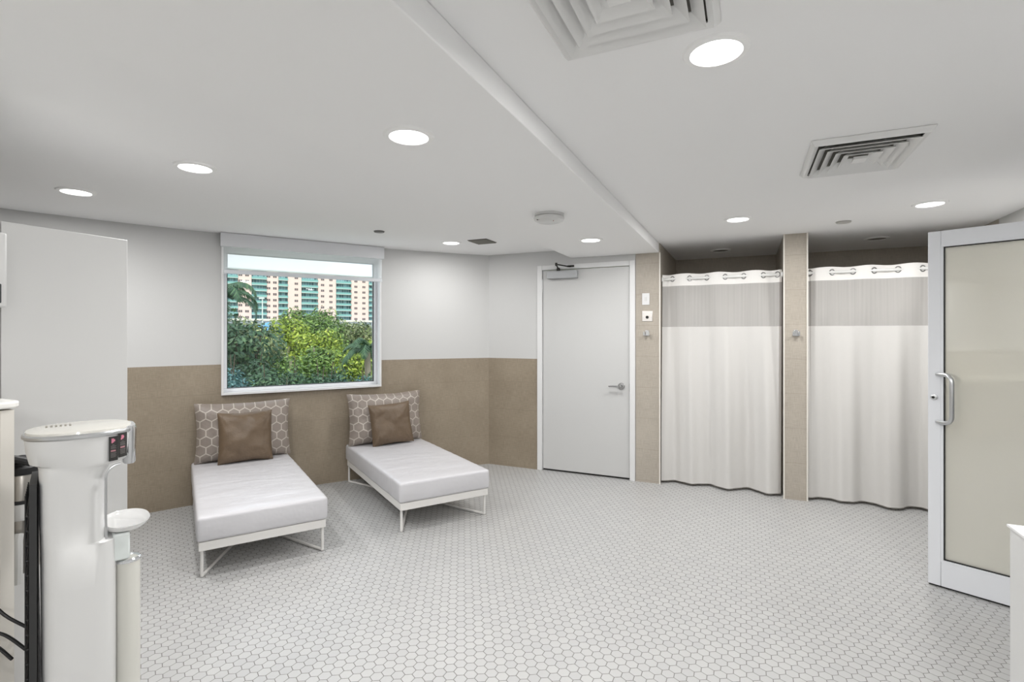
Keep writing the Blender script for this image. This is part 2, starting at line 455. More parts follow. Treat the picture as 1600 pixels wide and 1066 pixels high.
# roller shade
sh = empty('roller_shade', wc, wang)
tag(sh, 'white roller shade pulled a little way down over the window top', 'roller shade')
b = MB(); b.box(-hw_-.012, hw_+.016, -.085, -.037, 2.222, HC-.003); b.build('valance', mat('shade_valance', lin(222, 223, 226), .5), sh, bevel=.003)
sm = bpy.data.materials.new('shade_screen_fabric'); sm.use_nodes = True
nt = sm.node_tree; nt.nodes.clear(); o_ = nt.nodes.new('ShaderNodeOutputMaterial')
mx = nt.nodes.new('ShaderNodeMixShader'); tr = nt.nodes.new('ShaderNodeBsdfTransparent'); tl = nt.nodes.new('ShaderNodeBsdfTranslucent')
df = nt.nodes.new('ShaderNodeBsdfDiffuse'); m2 = nt.nodes.new('ShaderNodeMixShader')
tl.inputs[0].default_value = lin(250, 252, 254); df.inputs[0].default_value = lin(238, 241, 244); m2.inputs[0].default_value = .85; mx.inputs[0].default_value = .55
nt.links.new(df.outputs[0], m2.inputs[1]); nt.links.new(tl.outputs[0], m2.inputs[2]); nt.links.new(tr.outputs[0], mx.inputs[1]); nt.links.new(m2.outputs[0], mx.inputs[2]); nt.links.new(mx.outputs[0], o_.inputs[0])
b = MB(); b.add([(-hw_+.012, -.06, 2.02), (hw_, -.06, 2.02), (hw_, -.06, 2.23), (-hw_+.012, -.06, 2.23)], [(0, 1, 2, 3)]); b.build('shade_fabric', sm, sh)
b = MB(); b.box(-hw_+.012, hw_+.0, -.067, -.054, 1.988, 2.022); b.build('hem_bar', mat('shade_hem', lin(216, 220, 224), .5), sh, bevel=.004)

# ------------------------------------------------------------------ ceiling fittings
def downlight(lit=True):
    t = empty('recessed_downlight', (0, 0, 0))
    b = MB(); b.lathe([(.074, -.002), (.078, -.010), (.096, -.007), (.101, 0.0), (.101, .004), (.074, .004), (.074, -.002)], 48, caps=False)
    b.build('trim_ring', mat('white_trim_ring', lin(246, 246, 245), .4), t)
    b = MB(); b.lathe([(.074, -.004), (.074, .002)], 40)
    b.build('diffuser', CEIL_DIFF if lit else mat('unlit_lens', lin(120, 116, 108), .5), t)
    return t
proto = downlight()
LG = 'lit recessed downlights in the ceiling'
spots = [(-.083, 1.715, HC, 'large lit round downlight beside the square air diffuser, nearest the viewer'),
         (-.052, 4.289, HC, 'lit round downlight in front of the left shower curtain'),
         (1.136, 4.323, HC, 'lit round downlight above the open glass door'),
         (-1.223, 1.690, HD, 'lit round downlight on the lowered bulkhead, nearest the viewer on it'),
         (-1.182, 4.187, HD, 'lit round downlight on the bulkhead above the white door'),
         (-2.646, 1.768, HC, 'lit round downlight left of centre, second from the left edge'),
         (-3.767, 1.764, HC, 'leftmost lit round downlight above the white partition'),
         (-2.582, 4.252, HC, 'small lit round downlight beside the dark exhaust grille'),
         (-.083, -1.0, HC, 'unseen downlight added behind the viewpoint on the right to even the light'),  # unseen lamp, added to even out the room light
         (-1.96, -1.40, HC, 'lit round downlight behind the viewpoint near the left wall'),
         (1.136, -.6, HC, 'unseen downlight added behind the viewpoint near the right wall for even light'),  # also added out of view for evenness
         (1.136, 1.7, HC, 'unseen downlight added above the white half wall for even light')]  # another unseen lamp added as fill
POW = [8.4, 5.1, 7.0, 8.4, 2.6, 8.6, 9.2, .8, 15, 13.5, 15, 7]
for i, (x, y, z, lab) in enumerate(spots):
    o = proto if i == 0 else copy_tree(proto)
    o.location = (x, y, z); tag(o, lab, 'downlight', LG)
    L = bpy.data.lights.new('downlight_lamp', 'AREA'); L.shape = 'DISK'; L.size = .14; L.energy = POW[i]; L.color = (1, .99, .978)
    lo = bpy.data.objects.new('lamp_glow', L); C.objects.link(lo); lo.parent = o; lo.location = (0, 0, -.012)
p2 = downlight(False)
for i, (px, py, lab) in enumerate(((1126, 391, 'unlit round downlight inside the left shower stall'), (1370, 372.5, 'unlit round downlight inside the right shower stall'))):
    o = p2 if i == 0 else copy_tree(p2)
    Z = (EYE-HC)*FPX/(py-HOR); x, y = far(px, Z); o.location = (x, min(y, SY-.15), HC); tag(o, lab, 'downlight', 'unlit downlights in the shower stalls')

VM = mat('white_louvre', lin(228, 228, 227), .4); VD = mat('duct_dark', (.12, .115, .10, 1), .8)
def diffuser(sx, sy, label):
    t = empty('air_diffuser', (0, 0, 0)); tag(t, label, 'air vent', 'square ceiling air diffusers')
    def fr(b, f0, f1, z0, z1, th=.0):
        # sloping square ring between the rectangle at fraction f0 (height z0) and f1 (height z1)
        def r4(f, z): return [(-sx/2*f, -sy/2*f, z), (sx/2*f, -sy/2*f, z), (sx/2*f, sy/2*f, z), (-sx/2*f, sy/2*f, z)]
        a0, a1 = r4(f0, z0), r4(f1, z1); a2 = r4(f1, z1+.003); a3 = r4(f0, z0+.003)
        b.add(a0+a1+a2+a3, [(i, (i+1) % 4, 4+(i+1) % 4, 4+i) for i in range(4)]+[(4+i, 4+(i+1) % 4, 8+(i+1) % 4, 8+i) for i in range(4)] +
              [(8+i, 8+(i+1) % 4, 12+(i+1) % 4, 12+i) for i in range(4)]+[(12+i, 12+(i+1) % 4, (i+1) % 4, i) for i in range(4)])
    b = MB(); fr(b, 1.0, .93, .022, .0); fr(b, .93, .86, .0, .006); b.build('flange', VM, t)
    for k, f in enumerate((.80, .63, .46, .29)):
        b = MB(); fr(b, f+.045, f-.11, -.010, .018); b.build('louvre', VM, t)
    b = MB(); b.add([(-sx*.06, -sy*.06, -.012), (sx*.06, -sy*.06, -.012), (sx*.06, sy*.06, -.012), (-sx*.06, sy*.06, -.012),
                     (-sx*.06, -sy*.06, .0), (sx*.06, -sy*.06, .0), (sx*.06, sy*.06, .0), (-sx*.06, sy*.06, .0)],
                    [(3, 2, 1, 0), (4, 5, 6, 7), (0, 1, 5, 4), (1, 2, 6, 5), (2, 3, 7, 6), (3, 0, 4, 7)]); b.build('centre_plate', VM, t)
    return t
dv = diffuser(.46, .56, 'square louvred air diffuser in the right ceiling, in front of the showers')
dv.location = (.505, 2.975, HC-.026)
dv2 = copy_tree(dv); dv2.location = (-.292, 1.275, HC-.026); tag(dv2, 'large square louvred air diffuser cut off by the top edge of the view', 'air vent')
for o in (dv, dv2):
    b = MB(); b.box(-.205, .205, -.255, .255, .020, .0255); b.build('duct_shade', VD, o)  # dark plate standing in for the shade inside the duct

# exhaust grille
g = empty('exhaust_grille', (-2.279, 4.318, HC)); tag(g, 'small dark square exhaust grille beside the far downlight', 'air vent')
b = MB(); b.box(-.10, .10, -.11, .11, -.004, .0); b.build('grille_plate', mat('grille_brown', lin(96, 94, 88), .7), g)
for k in range(7):
    b = MB(); b.box(-.094, .094, -.098+k*.03, -.080+k*.03, -.010, -.004); b.build('slat', mat('grille_slat', lin(128, 126, 118), .6), g)
# smoke detector
sdx = empty('smoke_detector', (-1.183, 3.188, HD)); tag(sdx, 'round white smoke detector under the ceiling bulkhead', 'smoke detector')
Mz = Matrix.Scale(-1, 4, (0, 0, 1))
b = MB(); b.lathe([(.098, 0), (.098, .014), (.094, .018)], 48, M=Mz); b.build('base_ring', PLASTIC, sdx)
b = MB(); b.lathe([(.099, .019), (.102, .026), (.096, .042), (.074, .052), (.03, .055), (.0, .055)], 48, M=Mz, caps=False); b.build('cover', PLASTIC, sdx)
b = MB()
for k in range(3): b.box(-.058+k*.013, -.049+k*.013, -.075, -.067, -.0475, -.044)
b.build('vent_slot', DARK, sdx)
b = MB(); b.lathe([(.003, .05), (.003, .057)], 10, M=Matrix.Translation((.045, -.04, 0)) @ Mz); b.build('indicator_lamp', mat('indicator', lin(150, 60, 50), .4), sdx)
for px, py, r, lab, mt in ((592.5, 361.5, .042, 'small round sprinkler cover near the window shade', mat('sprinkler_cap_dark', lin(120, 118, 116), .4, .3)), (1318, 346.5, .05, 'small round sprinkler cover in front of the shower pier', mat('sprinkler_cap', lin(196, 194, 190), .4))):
    Z = (EYE-HC)*FPX/(py-HOR); x, y = far(px, Z); s_ = empty('sprinkler_cover', (x, y, HC)); tag(s_, lab, 'sprinkler')
    b = MB(); b.lathe([(r, -.005), (r, -.009), (.0, -.011)], 32, caps=False); b.lathe([(r-.008, 0), (r-.008, -.006)], 32); b.build('cover_plate', mt, s_)
    b = MB(); b.lathe([(r+.004, 0), (r+.004, -.003)], 32); b.build('escutcheon', mt, s_)

# ------------------------------------------------------------------ fittings on the piers
def px_on(px, py, y):
    X = (px-800)/FPX; dx = X*math.cos(YAW)-math.sin(YAW); dy = X*math.sin(YAW)+math.cos(YAW); t = y/dy
    return dx*t, EYE-(py-HOR)*t/FPX
x, z = px_on(1009.2, 467.5, WY)
s_ = empty('switch_plate', (x, WY, z)); tag(s_, 'blank white plate on the left tiled pier, above the valve', 'wall plate')
b = MB(); b.box(-.036, .036, -.008, 0, -.058, .058); b.build('plate', TRIMW, s_, bevel=.003)
b = MB(); b.box(-.010, .010, -.011, -.007, -.018, .018); b.build('rocker', mat('rocker_grey', lin(214, 214, 212), .4), s_, bevel=.001)
x, z = px_on(1011.5, 494, WY)
v = empty('shower_valve', (x, WY, z)); tag(v, 'square polished metal plate with a dark key hole on the left tiled pier', 'valve plate')
b = MB(); b.box(-.05, .05, -.007, 0, -.052, .052); b.build('plate', mat('satin_nickel', (.80, .77, .74, 1), .30, .85), v, bevel=.003)
b = MB(); b.lathe([(.014, 0), (.014, .010), (.009, .012)], 20, M=Matrix.Translation((0, -.006, -.012)) @ Matrix.Rotation(PI/2, 4, 'X')); b.build('key_cylinder', DARK, v)
for sx_ in (-.038, .038):
    for sz_ in (-.018, .022):
        b = MB(); b.lathe([(.004, 0), (.004, .003)], 10, M=Matrix.Translation((sx_, -.006, sz_)) @ Matrix.Rotation(PI/2, 4, 'X')); b.build('screw', STEEL, v)
def robe_hook():
    t = empty('robe_hook', (0, 0, 0))
    b = MB(); b.box(-.017, .017, -.010, 0, -.028, .028); b.build('back_plate', CHROME, t, bevel=.003)
    b = MB()
    for s in (-1, 1):
        b.box(s*.022-.007, s*.022+.007, -.046, -.004, -.024, -.012); b.box(s*.022-.007, s*.022+.007, -.050, -.042, -.024, .014)
    b.box(-.028, .028, -.014, -.004, -.026, -.010)
    b.build('prong', CHROME, t, bevel=.002)
    return t
rh = robe_hook()
for i, (px, py, lab) in enumerate(((1011, 520.5, 'small chrome double robe hook on the left pier, below the valve plate'), (1243.5, 520.5, 'small chrome double robe hook on the pier between the curtains'))):
    o = rh if i == 0 else copy_tree(rh); x, z = px_on(px, py, WY); o.location = (x, WY, z); tag(o, lab, 'hook', 'chrome robe hooks on the tiled piers')

# ------------------------------------------------------------------ shower curtains
RY = 5.235; RZ = 2.0
def curtain(x0, x1, gx, first_front, label, rodlabel, seed):
    # gx: world x of the grommets, between which the cloth runs alternately before and behind the rod
    rod = empty('curtain_rod', ((x0+x1)/2, RY, RZ)); tag(rod, rodlabel, 'curtain rod', 'white shower curtain rods')
    cxm = (x0+x1)/2
    b = MB(); b.tube([(x0-cxm+.005, 0, 0), (x1-cxm-.005, 0, 0)], .013, 14); b.build('rod', ROD, rod)
    for e in (x0-cxm, x1-cxm):
        s = 1 if e < 0 else -1
        b = MB(); b.lathe([(.026, 0), (.026, .006), (.017, .014)], 20, M=Matrix.Translation((e, 0, 0)) @ Matrix.Rotation(s*PI/2, 4, 'Y')); b.build('flange', ROD, rod)
    c = empty('shower_curtain', (cxm, RY, 0)); tag(c, label, 'curtain', 'white shower curtains with a sheer band')
    knots = [x0+.01]+gx+[x1-.01]
    rnd = random.Random(seed)
    def off(x, z):
        # position across the rod: -1 before the rod (towards the room), +1 behind
        for i in range(len(knots)-1):
            if knots[i] <= x <= knots[i+1]:
                w = knots[i+1]-knots[i]; u = (x-knots[i])/w
                sgn = (1 if (i % 2 == 0) == first_front else -1)
                top = -sgn*math.sin(PI*u)*.019
                break
        else: top = 0
        k = max(0., min(1., (RZ-z)/1.4))
        low = .046*math.sin(x*2*PI/.33+seed)+.020*math.sin(x*2*PI/.47+1.3*seed)-.03+.006*math.sin(x*2*PI/.11+z*.7)
        return top*(1-.85*k)+low*k
    nx = 170
    zs_all = dict(curtain_header=[2.045+0*.0, 2.02, 2.0, 1.98, 1.955, 1.93], sheer_band=[1.93, 1.83, 1.73, 1.63, 1.53], curtain_body=[1.53, 1.45, 1.3, 1.1, .9, .7, .5, .3, .15, .06, .022])
    mt = dict(curtain_header=CURT_LITE, sheer_band=SHEER, curtain_body=CURT)
    for nm, zs in zs_all.items():
        b = MB(); vs = []
        for z in zs:
            for i in range(nx+1):
                x = x0+.004+(x1-x0-.010)*i/nx
                k = max(0., (RZ-z)/2.)
                y_ = off(x, z)
                # the cloth gathers a little, so its right edge pulls in
                xx = x0+.004+(x-x0-.004)*(1-.010*k)
                zz = z+(.004*math.sin(x*21) if z > 2.03 else 0)
                vs.append((xx-cxm, off(x, z), zz))
        fs = [(r*(nx+1)+i, r*(nx+1)+i+1, (r+1)*(nx+1)+i+1, (r+1)*(nx+1)+i) for r in range(len(zs)-1) for i in range(nx)]
        b.add(vs, fs, 0, True)
        o = b.build(nm, mt[nm], c, fixn=False)
        uv = o.data.uv_layers.new(name='UVMap')
        for l in o.data.loops:
            co = o.data.vertices[l.vertex_index].co; uv.data[l.index].uv = (co.x, co.z)
    # stitched hem
    b = MB(); pts = [(x0+.004+(x1-x0-.010)*i/nx*(1-.010*.98)-cxm, off(x0+.004+(x1-x0-.010)*i/nx, .035)-.001, .024) for i in range(nx+1)]
    b.tube(pts, .0035, 6); b.build('hem', mat('hem_grey', lin(150, 147, 142), .8), c)
    for gxx in gx:
        b = MB(); k = 26; pts = []
        for j in range(k): pts.append((gxx-cxm+.004*math.sin(2*PI*j/k)*0, -.003+off(gxx, RZ), 0) if 0 else (gxx-cxm+.019*math.cos(2*PI*j/k), off(gxx+.019*math.cos(2*PI*j/k), RZ), RZ+.024*math.sin(2*PI*j/k)))
        b.tube(pts, .0048, 8, closed=True); b.build('grommet', mat('grommet_metal', (.30, .30, .30, 1), .3, 1), c)
    return c
curtain(-.752, .308, [-.652, -.492, -.336, -.173, -.014, .151, .265], False, 'white shower curtain with grey sheer band, left of the two, nearer the white door', 'white curtain rod in the left shower opening', 1.0)
curtain(.500, 1.764, [.521, .690, .844, .997, 1.162, 1.329, 1.49, 1.64], False, 'white shower curtain with grey sheer band, partly hidden by the open glass door', 'white curtain rod in the right shower opening', 2.2)

# ------------------------------------------------------------------ open glass door
dang = math.atan2(3.741-HY, .983-XR+.0)
DW = math.hypot(3.741-HY, .983-XR)
# local frame: origin at the hinge, +x runs to the free edge; the side towards the viewer is +y
gd = empty('glass_door', (XR-.005, HY, 0), dang)
tag(gd, 'open frosted glass door with white aluminium frame and pull handle', 'door')
D0, D1, T = .012, 2.052, .022
b = MB(); b.box(DW-.058, DW, -T, T, D0, D1); b.build('door_stile', PVC, gd, bevel=.002)
b = MB(); b.box(0.0, .058, -T, T, D0, D1); b.build('door_stile', PVC, gd, bevel=.002)
b = MB(); b.box(.059, DW-.059, -T, T, D1-.082, D1); b.build('top_rail', PVC, gd, bevel=.002)
b = MB(); b.box(.059, DW-.059, -T, T, D0, D0+.140); b.build('bottom_rail', PVC, gd, bevel=.002)
b = MB()
def ringxz(b, x0, x1, z0, z1, t, y0, y1): ring(b, x0, x1, z0, z1, t, y0, y1)
ringxz(b, .058, DW-.058, D0+.138, D1-.080, .012, -T-.001, T+.001); b.build('glazing_bead', PVC, gd, bevel=.001)
b = MB(); ringxz(b, .069, DW-.069, D0+.149, D1-.091, .006, -.014, .014); b.build('gasket', BLACK, gd)
fg = bpy.data.materials.new('frosted_glass'); fg.use_nodes = True; n = N(fg)
n.b.inputs['Base Color'].default_value = lin(234, 232, 222); n.b.inputs['Roughness'].default_value = .5
n.b.inputs['Transmission Weight'].default_value = .5; n.b.inputs['IOR'].default_value = 1.3
n.b.inputs['Coat Weight'].default_value = 1.0; n.b.inputs['Coat Roughness'].default_value = .03; n.b.inputs['Coat IOR'].default_value = 1.75
b = MB(); b.box(.071, DW-.071, -.004, .004, D0+.151, D1-.093); b.build('glass_pane', fg, gd)
sxh = DW-.042
def pull(side):
    p = []
    z0, z1 = .955, 1.228; y = side*T; off_ = .062
    for k in range(5): p.append((sxh, y+side*off_*.0+side*.0, z1) if k == 0 else None)
    pts = [(sxh, side*T, z1), (sxh-.02, side*(T+.028), z1)]
    c0 = Vector((sxh-.045, side*(T+.045), z1))
    pts = [Vector((sxh, side*T*.9, z1)), Vector((sxh-.018, side*(T+.022), z1))]
    e0 = Vector((sxh-.05, side*(T+.06), 0))
    for k in range(7):
        a_ = PI/2*k/6; pts.append(Vector((sxh-.040-.036*math.sin(a_), side*(T+.034+.034*math.sin(a_)), z1-.042*(1-math.cos(a_)))))
    low = [Vector((q.x, q.y, z1+z0-q.z)) for q in reversed(pts)]
    return pts+low
b = MB(); b.tube(pull(1), .0115, 12); b.build('pull_handle', STEEL, gd)
b = MB(); b.tube(pull(-1), .0115, 12); b.build('pull_handle', STEEL, gd)
b = MB(); b.lathe([(.017, 0), (.016, .008), (.010, .010)], 24, M=Matrix.Translation((DW-.028, T, 1.095)) @ Matrix.Rotation(-PI/2, 4, 'X')); lk = b.build('lock_cylinder', STEEL, gd)
b = MB(); b.lathe([(.007, 0), (.007, .0125)], 14, M=Matrix.Translation((DW-.026, T, 1.094)) @ Matrix.Rotation(-PI/2, 4, 'X')); b.build('keyway', DARK, lk)
b = MB(); b.box(.0, DW-.003, -.008, .008, .001, .013); b.build('door_sweep', BLACK, gd)

# ------------------------------------------------------------------ day beds and cushions
def cushion(name, w, h, t, m, seed, uvs=1., corner=1.0):
    nx, ny = 40, 30; b = MB(); vs = []; uvl = []
    off3 = Vector((seed*3.1, seed*1.7, 0))
    for side in (1, -1):
        for j in range(ny+1):
            for i in range(nx+1):
                u = 2*i/nx-1; v_ = 2*j/ny-1
                # edges bow inwards between the pointed corners
                x = w/2*u*(1-.055*(1-v_*v_)); z = h/2*v_*(1-.07*(1-u*u))
                e = max(0, (1-u**4)*(1-v_**4)); th = t/2*e**.55
                wr = noise.noise(Vector((x*7, z*7, side))+off3)*.022*e**.5+noise.noise(Vector((x*16, z*16, side))+off3)*.008*e**.5+noise.noise(Vector((x*22, z*22, side*2))+off3)*.005*(1-e)**.5*e**.2
                # crease folds fanning from the corners
                fold = .010*math.sin(14*math.atan2(1.02-abs(v_), 1.02-abs(u))*1.3+seed)*max(0, abs(u)+abs(v_)-1.05)*min(1, e*4)
                vs.append((x+noise.noise(Vector((0, z*9, seed)))*.004, side*(th+wr+fold), z+h/2+noise.noise(Vector((x*8, 1, seed)))*.005))
                uvl.append((x*uvs, z*uvs))
    M_ = (nx+1)*(ny+1); fs = []
    for s in range(2):
        for j in range(ny):
            for i in range(nx):
                a_ = s*M_+j*(nx+1)+i
                q = (a_, a_+1, a_+nx+2, a_+nx+1); fs.append(q if s == 1 else q[::-1])
    b.add(vs, fs, 0, True); b.mi = [0]*len(b.f)
    o = b.build(name, m, fixn=False, angle=80)
    uv = o.data.uv_layers.new(name='UVMap')
    for l in o.data.loops: uv.data[l.index].uv = uvl[l.vertex_index]
    return o
def mattress(L, Wd, H):
    # rounded box with soft wrinkles: superellipsoid-like grid
    b = MB(); n1, n2, n3 = 46, 26, 6; r = .022; idx = {}; vs = []; fs = []
    def vert(i, j, k):
        key = (i, j, k)
        if key not in idx:
            def c_(q, n, ln):
                # crowd the grid lines into the rounding
                if q == 0: return 0
                if q == n: return ln
                if q == 1: return r*.45
                if q == n-1: return ln-r*.45
                if q == 2: return r
                if q == n-2: return ln-r
                return r+(ln-2*r)*(q-2)/(n-4)
            p = Vector((c_(j, n2, Wd), c_(i, n1, L), c_(k, n3, H)))
            q = Vector((min(max(p.x, r), Wd-r), min(max(p.y, r), L-r), min(max(p.z, r), H-r)))
            dd = p-q
            if dd.length > 1e-6: p = q+dd.normalized()*r
            if p.z > H-.03:
                bulge = .006*(1-(2*p.x/Wd-1)**4)*(1-(2*p.y/L-1)**4)
                p.z += bulge+.0035*noise.noise(Vector((p.x*3, p.y*16, 1)))
            else:
                s = .004*noise.noise(Vector((p.x*6, p.y*6, p.z*14)))
                p.x += s; p.y += s
            idx[key] = len(vs); vs.append(tuple(p))
        return idx[key]
    for i in range(n1):
        for j in range(n2):
            fs.append((vert(i, j, 0), vert(i+1, j, 0), vert(i+1, j+1, 0), vert(i, j+1, 0)))
            fs.append((vert(i, j, n3), vert(i, j+1, n3), vert(i+1, j+1, n3), vert(i+1, j, n3)))
    for k in range(n3):
        for i in range(n1):
            fs.append((vert(i, 0, k), vert(i, 0, k+1), vert(i+1, 0, k+1), vert(i+1, 0, k)))
            fs.append((vert(i, n2, k), vert(i+1, n2, k), vert(i+1, n2, k+1), vert(i, n2, k+1)))
        for j in range(n2):
            fs.append((vert(0, j, k), vert(0, j+1, k), vert(0, j+1, k+1), vert(0, j, k+1)))
            fs.append((vert(n1, j, k), vert(n1, j, k+1), vert(n1, j+1, k+1), vert(n1, j+1, k)))
    b.add(vs, fs, 0, True)
    return b
ML, MW = 1.57, .752
def day_bed():
    # local frame: x across the foot end, y along the bed towards the wall; origin below the near left leg
    t = empty('day_bed', (0, 0, 0))
    ox, oy = -.03, -.045
    mb = mattress(ML, MW, .150)
    mo = mb.build('mattress', VINYL, t, angle=60); mo.location = (ox, oy, .222)
    b = MB(); b.box(MW-.001, MW+.010, .20, .225, .055, .075); b.build('care_tag', mat('tag_grey', lin(110, 108, 104), .6), mo)
    b = MB(); b.box(ox+.012, ox+MW-.012, oy+.012, oy+ML-.025, .168, .2215); b.build('bed_frame', FRAME, t, bevel=.003)
    lw, ll = .694, 1.50
    for x in (0, lw):
        for y in (0, ll):
            b = MB(); b.tube([(x, y, .170), (x, y, .010)], .0095, 10); b.build('leg', FRAME, t)
    for s in (0, 1):
        b = MB(); b.tube([(s*lw, 0, .010), ((1-s)*lw, ll, .010)], .0095, 10); b.build('cross_brace', FRAME, t)
    return t
bed = day_bed()
beds = [((-2.962, 2.020, 0), math.radians(57.5), 'white day bed with patterned cushions, left of the two, nearer the water dispenser'),
        ((-2.302, 3.090, 0), math.radians(56.3), 'white day bed right of the other one, under the right end of the window')]
bedo = []
for i, (loc, rz, lab) in enumerate(beds):
    o = bed if i == 0 else copy_tree(bed); o.location = loc; o.rotation_euler = (0, 0, rz); tag(o, lab, 'day bed', 'white day beds'); bedo.append(o)
def place_on_bed(o, i, x, y, tilt, yaw=0., roll=0.):
    loc, rz, _ = beds[i]
    M = Matrix.Translation(loc) @ Matrix.Rotation(rz, 4, 'Z') @ Matrix.Translation((x, y, .376)) @ Matrix.Rotation(yaw, 4, 'Z') @ Matrix.Rotation(-tilt, 4, 'X') @ Matrix.Rotation(roll, 4, 'Y')
    o.matrix_world = M
big = cushion('patterned_cushion', .75, .50, .18, HEXP, 1.0)
place_on_bed(big, 0, .362, 1.415, math.radians(6), 0); tag(big, 'large grey cushion with pale hexagon outlines on the left day bed', 'cushion', 'hexagon patterned cushions')
big2 = cushion('patterned_cushion', .755, .50, .18, HEXP, 2.3)
place_on_bed(big2, 1, .340, 1.385, math.radians(7), 0); tag(big2, 'large grey cushion with pale hexagon outlines on the right day bed', 'cushion', 'hexagon patterned cushions')
sm1 = cushion('brown_cushion', .42, .43, .14, BROWN, 4.0)
place_on_bed(sm1, 0, .360, 1.27, math.radians(10), 0, math.radians(0)); tag(sm1, 'square brown cushion leaning on the patterned cushion of the left day bed', 'cushion', 'brown square cushions')
sm2 = cushion('brown_cushion', .42, .41, .14, BROWN, 5.4)
place_on_bed(sm2, 1, .367, 1.25, math.radians(12), math.radians(0), math.radians(-3)); tag(sm2, 'square brown cushion leaning on the patterned cushion of the right day bed', 'cushion', 'brown square cushions')

# ------------------------------------------------------------------ water dispenser
e0 = cam2w(-1.449, 1.515); e1 = cam2w(-1.245, 1.694)
eang = math.atan2(e1[1]-e0[1], e1[0]-e0[0])
wd = empty('water_dispenser', (e0[0], e0[1], 0), eang)   # local +x: from its back to the tap side
tag(wd, 'tall white water dispenser with chrome rim, black label panel and drip tray', 'water dispenser')
def oval(s0, s1, hw, z, k=30, p=2.6):
    cx = (s0+s1)/2; rx = (s1-s0)/2; r = []
    for i in range(k):
        a_ = 2*PI*i/k; ca, sa = math.cos(a_), math.sin(a_)
        r.append((cx+rx*math.copysign(abs(ca)**(2/p), ca), hw*math.copysign(abs(sa)**(2/p), sa), z))
    return r
HWD = .118
b = MB(); rings = []
for z, s0, s1, hw, p in ((0.0, .045, .220, .115, 4), (.3, .043, .220, .115, 4), (.7, .040, .220, .115, 4), (.828, .039, .219, .115, 4), (.832, .039, .190, .112, 4),
                         (.90, .037, .188, .112, 4), (1.03, .036, .190, .112, 4), (1.058, .035, .205, .114, 3.4), (1.063, .034, .235, .115, 3.2), (1.070, .032, .248, .116, 3), (1.078, .014, .254, .117, 2.8), (1.115, .006, .258, HWD, 2.8), (1.150, .003, .262, HWD, 2.6)):
    rings.append(oval(s0, s1, hw, z, 48, p))
b.loft(rings); b.build('housing', PLASTIC, wd, angle=40)
b = MB(); b.loft([oval(0, .264, .121, 1.150, 48, 2.5), oval(-.003, .266, .124, 1.154, 48, 2.5), oval(-.003, .266, .124, 1.160, 48, 2.5), oval(0, .264, .121, 1.164, 48, 2.5)]); b.build('chrome_rim', STEEL, wd)
lid = MB(); lid.loft([oval(.004, .260, .117, 1.162, 48, 2.5), oval(.006, .258, .115, 1.170, 48, 2.5), oval(.02, .245, .10, 1.174, 48, 2.4)])
lido = lid.build('lid', mat('cream_plastic', lin(206, 204, 197), .25, coat=.3), wd)
b = MB()
for k in range(6): b.box(.050+k*.011, .055+k*.011, .015, .050, 1.1735, 1.1750)
b.build('vent_slot', mat('slot_grey', lin(130, 126, 116), .6), lido)
# label panel follows the head on the viewer's side (local -y)
LAB = mat('label_black', lin(48, 47, 46), .35); PINK = mat('label_pink', lin(196, 120, 140), .5); GREYT = mat('label_print', lin(120, 116, 114), .5)
def head_pt(s, z, out=.0):
    # point on the head surface on the viewer side at position s along the body
    r = oval(.012, .258, HWD, z, 400, 2.8); best = None
    for q in r:
        if q[1] < 0 and (best is None or abs(q[0]-s) < abs(best[0]-s)): best = q
    return (best[0], best[1]-out, z)
lp = MB()
def strip(b, s0, s1, z0, z1, out, k=8):
    v = []
    for i in range(k+1):
        s = s0+(s1-s0)*i/k
        for z in (z0, z1): v.append(head_pt(s, z, out))
        for z in (z0, z1): v.append(head_pt(s, z, out-.003))
    f = []
    for i in range(k):
        a_ = 4*i
        f += [(a_, a_+4, a_+5, a_+1), (a_+2, a_+3, a_+7, a_+6), (a_+1, a_+5, a_+7, a_+3), (a_, a_+2, a_+6, a_+4)]
    f += [(0, 1, 3, 2), (4*k, 4*k+2, 4*k+3, 4*k+1)]
    b.add(v, f)
strip(lp, .196, .218, 1.072, 1.146, .004); strip(lp, .2195, .242, 1.078, 1.152, .004); po = lp.build('label_panel', LAB, wd)
b = MB()
for c0 in (.2065, .2300):
    dz = 0 if c0 < .22 else .006
    strip(b, c0-.004, c0+.002, 1.128+dz, 1.140+dz, .0047, 2); strip(b, c0-.001, c0+.004, 1.131+dz, 1.137+dz, .0048, 2); strip(b, c0-.005, c0-.001, 1.126+dz, 1.131+dz, .0048, 2)
b.build('hand_symbol', PINK, po)
b = MB()
for c0 in (.2065, .2300):
    dz = 0 if c0 < .22 else .006
    strip(b, c0-.006, c0+.006, 1.100+dz, 1.105+dz, .0047, 2)
b.build('button_mark', mat('label_rose', lin(160, 116, 122), .5), po)
b = MB()
for c0 in (.2065, .2300):
    dz = 0 if c0 < .22 else .006
    for zz, w_ in ((1.120, .003), (1.116, .007), (1.112, .006), (1.109, .007), (1.095, .007), (1.091, .006), (1.087, .007), (1.083, .006)):
        strip(b, c0-w_, c0+w_, zz+dz, zz+.0012+dz, .0046, 2)
b.build('small_print', GREYT, po)
# chrome tap housing at the front
b = MB(); rings = []
for z, w_ in ((1.048, .024), (1.052, .028), (1.10, .029), (1.150, .031), (1.160, .031), (1.168, .026)):
    rings.append([(x+.248, y-.010, z) for x, y, _ in oval(-w_*.62, w_*.75, .062, 0, 28, 3)])
b.loft(rings); b.build('tap_housing', CHROME, wd, angle=50)
